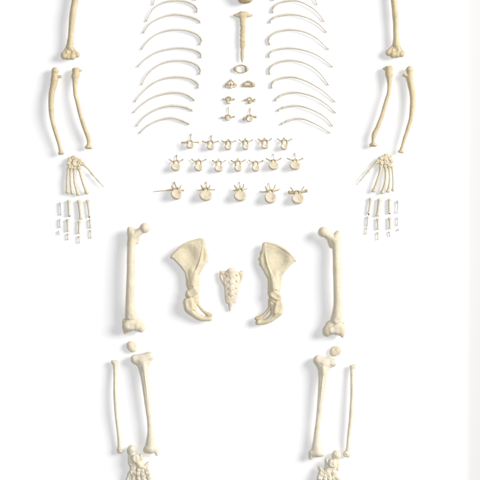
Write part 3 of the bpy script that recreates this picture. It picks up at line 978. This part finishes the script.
# ------------------------------------------------------------------ pelvis
def hip():
    b = Bone(0.34, 1.4)
    poly = [(200.5, 238.6), (205, 240), (205.3, 245.6), (207.8, 254.5), (207.0, 261.7), (203.6, 267.4), (199.2, 275.4), (198, 285), (187.2, 285),
            (186.6, 279), (184.9, 272), (180.4, 265.7), (174.4, 259.4), (171.8, 257), (175.2, 252.5), (181.2, 246.6), (189.2, 242.0)]

    def hf(X, Y):
        # flares up to the crest, falls away to the right of the ridge
        rx = 201.8 - 0.0052 * (Y - 244) ** 2
        return -0.16 * np.maximum(X - rx - 1, 0) ** 1.25 + 0.6 - 0.01 * (Y - 262)

    def tf(X, Y):
        return 2.1 + 0 * X
    b.part('hip_blade').plate(poly, hf, tf, 1.0)
    b.ell((188.5, 255, 12.6), (14.5, 17, 12.2), rot=-12, k=1.6, sign=-1)
    b.ell((203.6, 257, 5.0), (2.8, 10, 3.4), rot=6, k=1.0, sign=-1)
    b.ell((189.4, 276, 6.0), (3.4, 11, 3.4), rot=-8, k=1.2, sign=-1).ell((198.0, 277, 5.2), (2.2, 9, 3.0), rot=16, k=1.2, sign=-1)
    b.part('crest').chain([(172.2, 256.8, 1.2, 1.5), (175.6, 252.7, 1.7, 1.35), (181.6, 246.8, 2.0, 1.2), (189.5, 242.4, 2.1, 1.15), (196, 240.2, 2.0, 1.2), (201.2, 239.4, 1.8, 1.3), (204, 240.6, 1.0, 1.3)], k=.9)
    b.part('hip_blade').chain([(202.6, 240.5, 1.8, 1.2), (202.2, 248, 2.0, 1.1), (200.2, 260, 2.4, 1.15), (196.4, 271, 3.2, 1.2), (194.4, 279, 3.8, 1.3), (193.4, 286, 4.0, 1.5)], k=.8)
    b.ell((207.6, 255.5, -1.4), (1.5, 1.3, 1.4)).ell((207.0, 260.5, -1.6), (1.3, 1.7, 1.4)).ell((206.3, 249.5, -.9), (1.0, 2.2, 1.2))
    b.part('socket').cap((192.8, 272, .4), (192.4, 287, .6), 4.0, 4.9, k=3.5)
    b.cap((196.6, 279, .2), (197.0, 289, 0), 2.2, 2.6, k=2)
    b.box((192.3, 291.9, 1.4), (6.0, 4.0, 4.3), 2.6, rot=-32, k=.7).ell((196.0, 289.4, 1.8), (2.8, 2.6, 3.2), k=1.0).ell((188.6, 294.6, 1.4), (3.0, 2.8, 3.2), k=1.0)
    b.cap((187.4, 288.8, 4.0), (192.4, 286.4, 5.5), .55, .5, k=.9, sign=-1).cap((192.4, 286.4, 5.5), (198.4, 285.4, 3.6), .5, .5, k=.9, sign=-1)
    b.ell((191.4, 292.8, 7.0), (4.4, 2.8, 1.9), rot=-32, k=1.6, sign=-1)
    b.part('sit_bone').cap((194.0, 292, -.2), (194.4, 300, -.2), 4.0, 3.6, k=1.4).cap((195.6, 300, -.4), (193, 307, -.2), 2.8, 3.0)
    b.box((189.4, 304.6, 1.2), (5.3, 7.0, 4.6), 3.6, rot=-10, k=.7).ell((191.4, 309.0, 1.0), (5.2, 5.0, 4.2), rot=20, k=2.2).ell((187.0, 302.2, 2.4), (2.6, 3.4, 2.6), k=1.2)
    b.chain([(192.6, 311.4, .6, 3.9), (197.4, 315.8, .4, 3.1), (203.0, 318.2, .3, 2.5), (208.6, 318.6, .4, 2.5)], k=1.8)
    b.cap((195.4, 298.6, 3.2), (192.6, 300.8, 5.2), .7, .6, k=.8, sign=-1)
    b.ell((188.6, 304.2, 9.6), (5.2, 7.4, 4.4), rot=-10, k=.9, sign=-1).ell((195.2, 306.5, 5.6), (1.2, 7.0, 2.2), rot=-14, k=1.2, sign=-1)
    b.ell((196.2, 312.6, 5.2), (4.2, 1.6, 2.2), rot=38, k=.9, sign=-1)
    b.part('pubic_branch').chain([(197.2, 296.5, -.8, 1.9), (198.0, 304, -.6, 1.5), (202.6, 310.2, 0, 1.25), (207.0, 313.6, .5, 1.9), (210.6, 314.8, .8, 1.9)], k=.9)
    b.cap((208, 315, .4), (210.0, 318.8, .2), 2.2, 2.0)
    b.ell((212.0, 317.0, 1.6), (1.6, 1.1, 2), k=.6, sign=-1).ell((206.6, 316.4, 3.6), (2.2, .9, 1.4), rot=20, k=.6, sign=-1)
    return b.geo()


g = hip()
place(g, 'hip_bone', 'fan shaped cream hip bone left of the sacrum, flaring to the left', 'hip bone', 'pelvis', 'pair of hip bones', lift=.6, rough=(0.20, 0.09), pmats={'pubic_branch': 'arm'})
place(g, 'hip_bone', 'fan shaped cream hip bone right of the sacrum, flaring to the right', 'hip bone', 'pelvis', 'pair of hip bones', xf=mirror(467.5, 3.6), lift=.6, rough=(0.20, 0.09), pmats={'pubic_branch': 'arm'})


def sacrum():
    b = Bone(0.26, 0.9)
    poly = [(226.4, 270.6), (229, 268.6), (231.7, 268.0), (235, 268.6), (237.6, 270.4), (240.2, 273.4), (240.6, 280), (238.8, 285.4), (238.2, 293),
            (237.3, 300), (236.5, 303.0), (231, 303.6), (225.9, 303), (225.0, 299), (224.6, 293), (224.5, 285.4), (222.6, 279.5), (222.8, 273.4)]

    def hf(X, Y):
        return 1.6 - 0.035 * (X - 231.4) ** 2 - 0.004 * (Y - 282) ** 2
    b.part('sacral_plate').plate(poly, hf, lambda X, Y: 2.0 - 0.016 * (Y - 267), 1.1)
    for s in (-1, 1):
        b.part('wing#%d' % s).chain([(231.6 + s * 6.4, 274.6, .2, 2.2), (231.6 + s * 8.6, 273, -.2, 2.2), (231.7 + s * 10.6, 271.6, 0, 1.2)], k=1.4, zs=.9)
        b.chain([(231.6 + s * 10.6, 272.2, -.3, 1.2), (231.6 + s * 10.1, 277.4, -.6, 1.6), (231.6 + s * 8.4, 281.5, -.6, 1.5), (231.6 + s * 7.2, 285, -.6, 1.0)], k=1.2)
        b.ell((231.6 + s * 8.6, 270.6, 2.6), (1.7, 1.3, 2.6), rot=-18 * s, k=.6, sign=-1)
        b.ell((231.6 + s * 7.6, 275.8, 2.4), (1.6, 3.2, 1.3), rot=-14 * s, k=.9, sign=-1)
    b.part('promontory').ell((231.6, 270.6, 2.4), (4.2, 2.6, 2.0), k=1.4)
    b.part('sacral_plate')
    rs = random.Random(4)
    for y, dx, r in ((276.3, 5.1, 1.0), (282.4, 4.9, 1.0), (288.6, 4.1, .85), (294.4, 3.5, .7)):
        for s in (-1, 1):
            ox, oy = rs.uniform(-.35, .35), rs.uniform(-.5, .5)
            zz = 3.4 - .035 * dx * dx - .004 * (y - 282) ** 2
            b.ell((231.4 + s * dx + ox, y + oy, zz), (r * rs.uniform(.9, 1.25), r * rs.uniform(.7, .95), 1.5), rot=s * 25, k=.7, sign=-1)
            b.cap((231.4 + s * (dx + .5) + ox, y + oy, zz + .3), (231.4 + s * (dx + 2.4), y + .9, zz - .6), .55, .3, k=.8, sign=-1)
    # midline ridge of knobs and low cross ridges
    for y in (275.5, 282, 288, 293.6):
        b.ell((231.5 + rs.uniform(-.4, .4), y, 3.0 - .004 * (y - 282) ** 2), (2.2, rs.uniform(2.0, 2.8), .75), k=1.6)
    for s in (-1, 1):
        b.chain([(231.5 + s * 3.3, 280, 3.5, .45), (231.5 + s * 2.7, 290, 3.4, .45), (231.5 + s * 2.3, 299, 2.4, .4)], k=1.0, sign=-1)
    for y, wd in ((278.2, 3.6), (284.4, 3.2), (290.4, 2.8), (296, 2.4)):
        for s in (-1, 1):
            b.cap((231.4 + s * .9, y, 3.7 - .004 * (y - 282) ** 2), (231.4 + s * wd, y + .5, 3.2 - .004 * (y - 282) ** 2), .35, .3, k=.6, sign=-1)
    b.ell((227.6, 304.4, 2.0), (.9, 1.2, 2.5), k=.8, sign=-1).ell((234.6, 304.4, 2.0), (1.0, 1.2, 2.5), k=.8, sign=-1)
    b.part('coccyx').chain([(230.8, 303, -.6, 2.6), (230.5, 305.6, -1.0, 2.1), (230.4, 306.6, -1.1, 1.7), (230.2, 308.4, -1.4, 1.7), (230.1, 309.4, -1.6, 1.3), (230.0, 310.6, -1.7, 1.0)], k=.8, zs=.85)
    return b.geo()


place(sacrum(), 'sacrum', 'tapering pinkish cream sacrum with paired holes, between the two hip bones', 'sacrum', 'sacrum', lift=.6)


# ------------------------------------------------------------------ legs
def femur():
    b = Bone(0.38, 2.0)
    b.part('shaft').chain([(132.6, 236, 0.6, 4.5), (131.6, 243, 1.0, 4.2), (131.2, 250, 1.4, 4.05), (130.9, 270, 2.0, 4.0), (130.3, 290, 1.8, 4.1), (130.1, 300, 1.4, 4.35),
                           (130.4, 309, .9, 5.0), (131.2, 316, 0.3, 5.8)])
    b.part('neck').cap((142.2, 230.0, 1.6), (134.6, 235.4, .6), 3.3, 4.6, k=1.6).cap((139.6, 234.0, .6), (136.0, 242.0, .2), 2.4, 2.2, k=1.6)
    b.part('femoral_head').ell((144.7, 228.2, 1.8), (5.05, 5.05, 5.05), k=.6)
    b.ell((148.2, 226.6, 5.9), (.9, .9, .8), k=.4, sign=-1)
    b.part('trochanter').ell((130.8, 232.0, .4), (3.5, 4.8, 4.2)).ell((129.7, 229.2, 1.2), (2.4, 2.3, 2.6), k=.9).ell((132.2, 232.8, 2.2), (2.0, 2.6, 2.6), k=1.0)
    b.ell((136.9, 241.3, -1.2), (2.1, 2.9, 2.2), k=1.0)
    b.ell((135.6, 226.8, 3.6), (2.2, 2.4, 3.0), k=.9, sign=-1).ell((141.6, 236.6, 1), (1.4, 2.2, 5), rot=30, k=1.0, sign=-1)
    b.part('condyle').ell((128.0, 325.2, -0.4), (5.2, 6.8, 6.4), rot=14, k=1.0).ell((140.4, 326.6, -.8), (4.6, 5.7, 5.6), rot=-14, k=1.2)
    b.ell((124.2, 321.8, -1), (1.6, 3.6, 3), k=1).cap((126, 328, -.5), (125.3, 332.2, -1), 2.6, 1.6)
    b.ell((136.4, 322, -.5), (6, 5.4, 4.0), k=1.5)
    b.part('patellar_surface').ell((130.4, 325.0, 2.4), (7.4, 5.4, 4.3), rot=8, k=.4).ell((136.4, 325.8, 2.0), (4.8, 4.4, 3.9), k=.9)
    b.ell((134.6, 327.0, 7.2), (1.6, 5, 1.4), k=1.4, sign=-1)
    b.ell((131.4, 325.0, 10.4), (7.0, 5.0, 4.6), rot=6, k=2.0, sign=-1)
    b.ell((134.0, 333.0, 0), (2.6, 4.4, 9), k=.8, sign=-1)
    b.ell((130.5, 316.5, 6.6), (3.8, 2.6, 1.1), k=.8, sign=-1)
    return b.geo()


g = femur()
place(g, 'femur', 'big cream thigh bone with ball head, in the left leg column', 'thigh bone', 'leg', 'pair of thigh bones', grain=0.22, lift=.3, rough=(0.16, 0.11))
place(g, 'femur', 'big cream thigh bone with ball head, in the right leg column', 'thigh bone', 'leg', 'pair of thigh bones', xf=mirror(468, 3.8), grain=0.22, lift=.3, rough=(0.16, 0.11))


def patella():
    b = Bone(0.3, 1.6)
    b.ell((132.2, 346.6, 0), (5.4, 4.9, 2.6), rot=20).ell((133.4, 349.4, -.2), (3.2, 3.0, 1.9)).ell((129.8, 344.6, .2), (2.7, 2.8, 2.2))
    b.ell((134.8, 345.0, 2.6), (1.6, 2.6, .6), rot=20, k=.8, sign=-1)
    return b.geo()


g = patella()
place(g, 'kneecap', 'small round cream kneecap below the left thigh bone', 'kneecap', 'leg', 'pair of kneecaps', rough=(0.28, 0.14))
place(g, 'kneecap', 'small oval cream kneecap below the right thigh bone', 'kneecap', 'leg', 'pair of kneecaps', xf=mirror(467.8, 4.4, 22), rough=(0.28, 0.14))


def tibia():
    b = Bone(0.36, 2.0)
    b.part('shaft').chain([(143.5, 361.5, 0.2, 5.8), (143.8, 367, .6, 5.2), (144.6, 375, 1.2, 4.2), (146.2, 390, 1.5, 3.35), (147.7, 404, 1.3, 3.0), (148.6, 412, 1.2, 2.75),
                           (149.6, 420, 1.0, 2.6), (150.6, 432, .6, 3.2), (150.6, 440, .2, 4.2), (150.4, 447, 0, 5.4)], zs=.86)
    b.chain([(144.3, 369, 4.6, .7), (145.2, 377, 4.6, .85), (146.6, 390, 4.1, .7), (147.8, 402, 3.3, .6), (148.8, 412, 2.4, .4)], k=1.8)
    b.part('condyle').box((142.4, 357.2, 0), (10.8, 3.4, 4.6), 2.6, rot=-10, k=3.0).ell((143.2, 361.2, .4), (7.8, 5.6, 4.4), rot=-6, k=2.5)
    b.ell((135.6, 359.4, 0.2), (4.5, 4.3, 4.2), rot=-8, k=1.2).ell((148.8, 356.8, 0.2), (5.2, 4.8, 4.6), rot=-12, k=1.4)
    b.ell((141.6, 353.0, 1.6), (2.6, 1.2, 4), rot=-12, k=.8, sign=-1)
    b.cap((134, 362.8, 3.8), (138.6, 361.6, 4.6), .5, .5, k=.6, sign=-1).cap((139.6, 363.6, 5.0), (137.2, 364.4, 3.2), .8, .7, k=.8, sign=-1)
    b.cap((145.6, 361.4, 5.4), (153, 359.4, 4.2), .4, .4, k=.8, sign=-1)
    b.part('tuberosity').ell((144.2, 367.0, 4.6), (2.0, 4.2, 1.6), k=1.3)
    b.part('distal_end').ell((150.2, 449.6, 0), (6.6, 3.4, 4.2), rot=4, k=2.4).cap((145.6, 450.8, 0), (152.4, 451.0, .2), 1.9, 2.0, k=1.5)
    b.part('malleolus').cap((156.0, 449.5, .2), (156.8, 454.2, .2), 2.7, 1.5, k=2.2)
    b.ell((153.4, 453.9, 1.4), (1.5, 1.1, 3.5), k=.4, sign=-1)
    return b.geo()


g = tibia()
place(g, 'tibia', 'thick cream shin bone with broad top, in the left lower leg', 'shin bone', 'shin', 'pair of shin bones', grain=0.22, lift=.5, rough=(0.16, 0.11))
place(g, 'tibia', 'thick cream shin bone with broad top, in the right lower leg', 'shin bone', 'shin', 'pair of shin bones', xf=mirror(467.6, 3.6), grain=0.22, lift=.5, rough=(0.16, 0.11))


def fibula():
    b = Bone(0.3, 1.1)
    b.part('shaft').chain([(115.2, 364, 0, 2.3), (115.3, 370, .4, 2.0), (115.4, 380, 1.0, 1.9), (115.3, 392, 1.4, 1.95), (116.0, 404, 1.5, 2.05), (117.0, 418, 1.3, 1.95),
                           (118.6, 432, .8, 1.8), (119.3, 441, .3, 1.8), (119.8, 446, 0, 2.1)])
    b.chain([(115.0, 370, 1.4, .4), (115.0, 380, 2.5, .55), (115.4, 396, 3.0, .5), (116.6, 412, 2.6, .3)], k=1.4)
    b.part('fibular_head').ell((114.4, 362.6, 0), (3.0, 2.4, 2.5)).ell((112.6, 361.4, .2), (1.5, 1.2, 1.6)).ell((116.9, 361.6, .2), (1.1, 1.0, 1.4))
    b.part('ankle_knob').ell((120.6, 449.4, 0), (3.8, 3.3, 2.8), rot=20, k=.7).ell((119.4, 451.6, 0), (2.2, 1.8, 2.0))
    b.ell((122.4, 450.6, 2.6), (1.4, 1.2, .9), k=.5, sign=-1)
    return b.geo()


g = fibula()
place(g, 'fibula', 'thin pale calf bone, far left of the left lower leg', 'calf bone', 'shin', 'pair of thin calf bones', grain=0.22, lift=1.0)
place(g, 'fibula', 'thin pale calf bone, far right of the right lower leg', 'calf bone', 'shin', 'pair of thin calf bones', xf=mirror(467.6, 4.2), grain=0.22, lift=1.0)


def foot():
    b = Bone(0.25, 0.5)
    b.part('heel_bone').ell((131.6, 449.6, 0.8), (4.3, 4.3, 4.4), rot=10).ell((130.0, 451.4, 0), (2.8, 2.6, 3.4), k=1).cap((132, 451, -.5), (133.4, 466, -.6), 3.6, 3.8, k=1.6)
    b.chain([(129.6, 454.6, .6, 1.3), (129.4, 459, 1.4, 1.2), (130.6, 464, 1.6, 1.8)], k=.6)
    b.part('ankle_bone').box((135.8, 458.2, 4.0), (3.7, 4.0, 2.8), 2.2, rot=-10, k=.5).ell((135.9, 458.0, 5.6), (3.7, 4.0, 1.8), rot=-10, k=.9).ell((136.1, 458.2, 7.9), (1.2, 4.5, .8), rot=-9, k=1.2, sign=-1)
    b.ell((141.0, 456.6, 2.8), (1.6, 3.0, 2.2), rot=12, k=.8).cap((141.4, 458, 2.4), (142, 463, 2.2), 1.2, 1.4, k=.8)
    b.cap((137.4, 461.5, 3.0), (140.4, 465.6, 2.6), 2.6, 3.1, k=1.0).ell((140.9, 466.2, 2.8), (3.3, 2.4, 2.8), rot=-18, k=.8)
    b.part('navicular').chain([(137.4, 466.4, 1.8, 1.5), (140.4, 467.6, 3.0, 1.8), (144.0, 466.9, 3.0, 1.9), (147.0, 464.6, 2.2, 1.8), (148.3, 462.8, 1.6, 1.3)], k=.35)
    b.ell((143.0, 467.4, 3.8), (2.4, 1.4, 1.8), rot=-20, k=.7)
    b.part('cuboid').box((133.2, 469.6, 1.0), (3.0, 3.9, 2.8), 1.9, rot=16, k=.35).ell((131.4, 472.4, 1.4), (2.3, 2.6, 2.3), k=.6).ell((135.2, 472.8, 2.0), (1.8, 2.6, 2.2), k=.5).ell((134.6, 467.0, 2.6), (1.8, 2.2, 1.7), rot=30, k=.6)
    rf = random.Random(11)
    for i, (x, y, a) in enumerate([(138.7, 471.6, 8), (142.7, 472.0, -4), (147.2, 470.6, -18)]):
        b.part('cuneiform#%d' % i).box((x, y, 2.4), (2.05 + .4 * (i == 2), 4.2, 2.6), 1.2, rot=a, k=.25)
        b.ell((x + rf.uniform(-.4, .4), y - 1.8, 3.6), (1.3, 1.9, 1.6), rot=a + 12, k=.5).ell((x + rf.uniform(-.5, .5), y + 2.2, 3.2), (1.6, 1.4, 1.8), rot=a, k=.5)
        b.cap((x - 1.2, y + .6, 5.0), (x + 1.4, y + .1, 4.9), .45, .3, k=.6, sign=-1)
    mt = [[(129.9, 475.0, 0.4, 1.9), (127.6, 481, .4, 1.4), (123.5, 496, .8, 1.4), (121, 506, 0, 2.0)],
          [(134.0, 477.2, .8, 2.0), (133.0, 483, 1.2, 1.4), (131, 497, 1.4, 1.3), (130, 509, 0, 2.0)],
          [(138.6, 478.6, 1.6, 2.0), (138.4, 485, 2, 1.4), (138.2, 500, 2, 1.3), (138.2, 511, 0, 2.0)],
          [(143.3, 478.4, 2.0, 2.0), (144.4, 485, 2.3, 1.5), (146, 500, 2, 1.4), (147, 511, 0, 2.1)],
          [(149.0, 478.6, 1.8, 2.6), (151.4, 485, 2, 2.0), (154.4, 498, 1.6, 2.0), (156, 507, 0, 2.8)]]
    mt = [[(x, y - 1.6, z, r * 1.12) for x, y, z, r in p] for p in mt]
    for i, p in enumerate(mt):
        b.part('metatarsal#%d' % i).chain(p, k=.22)
        b.ell((p[0][0] - .9, p[0][1] - .4, p[0][2] + .8), (1.1, 1.5, 1.3), rot=20, k=.5).ell((p[0][0] + 1.0, p[0][1] - .2, p[0][2] + .9), (1.0, 1.4, 1.2), rot=-15, k=.5)
    return b.geo()


g = foot()
place(g, 'foot_skeleton', 'jumbled cream heel and ankle bones of the left foot, cut by the bottom edge', 'foot bones', 'shin', 'pair of wired feet', rough=(0.26, 0.24))
place(g, 'foot_skeleton', 'jumbled cream heel and ankle bones of the right foot, cut by the bottom edge', 'foot bones', 'shin', 'pair of wired feet',
      xf=mirror(468, 5.0), rough=(0.26, 0.24))
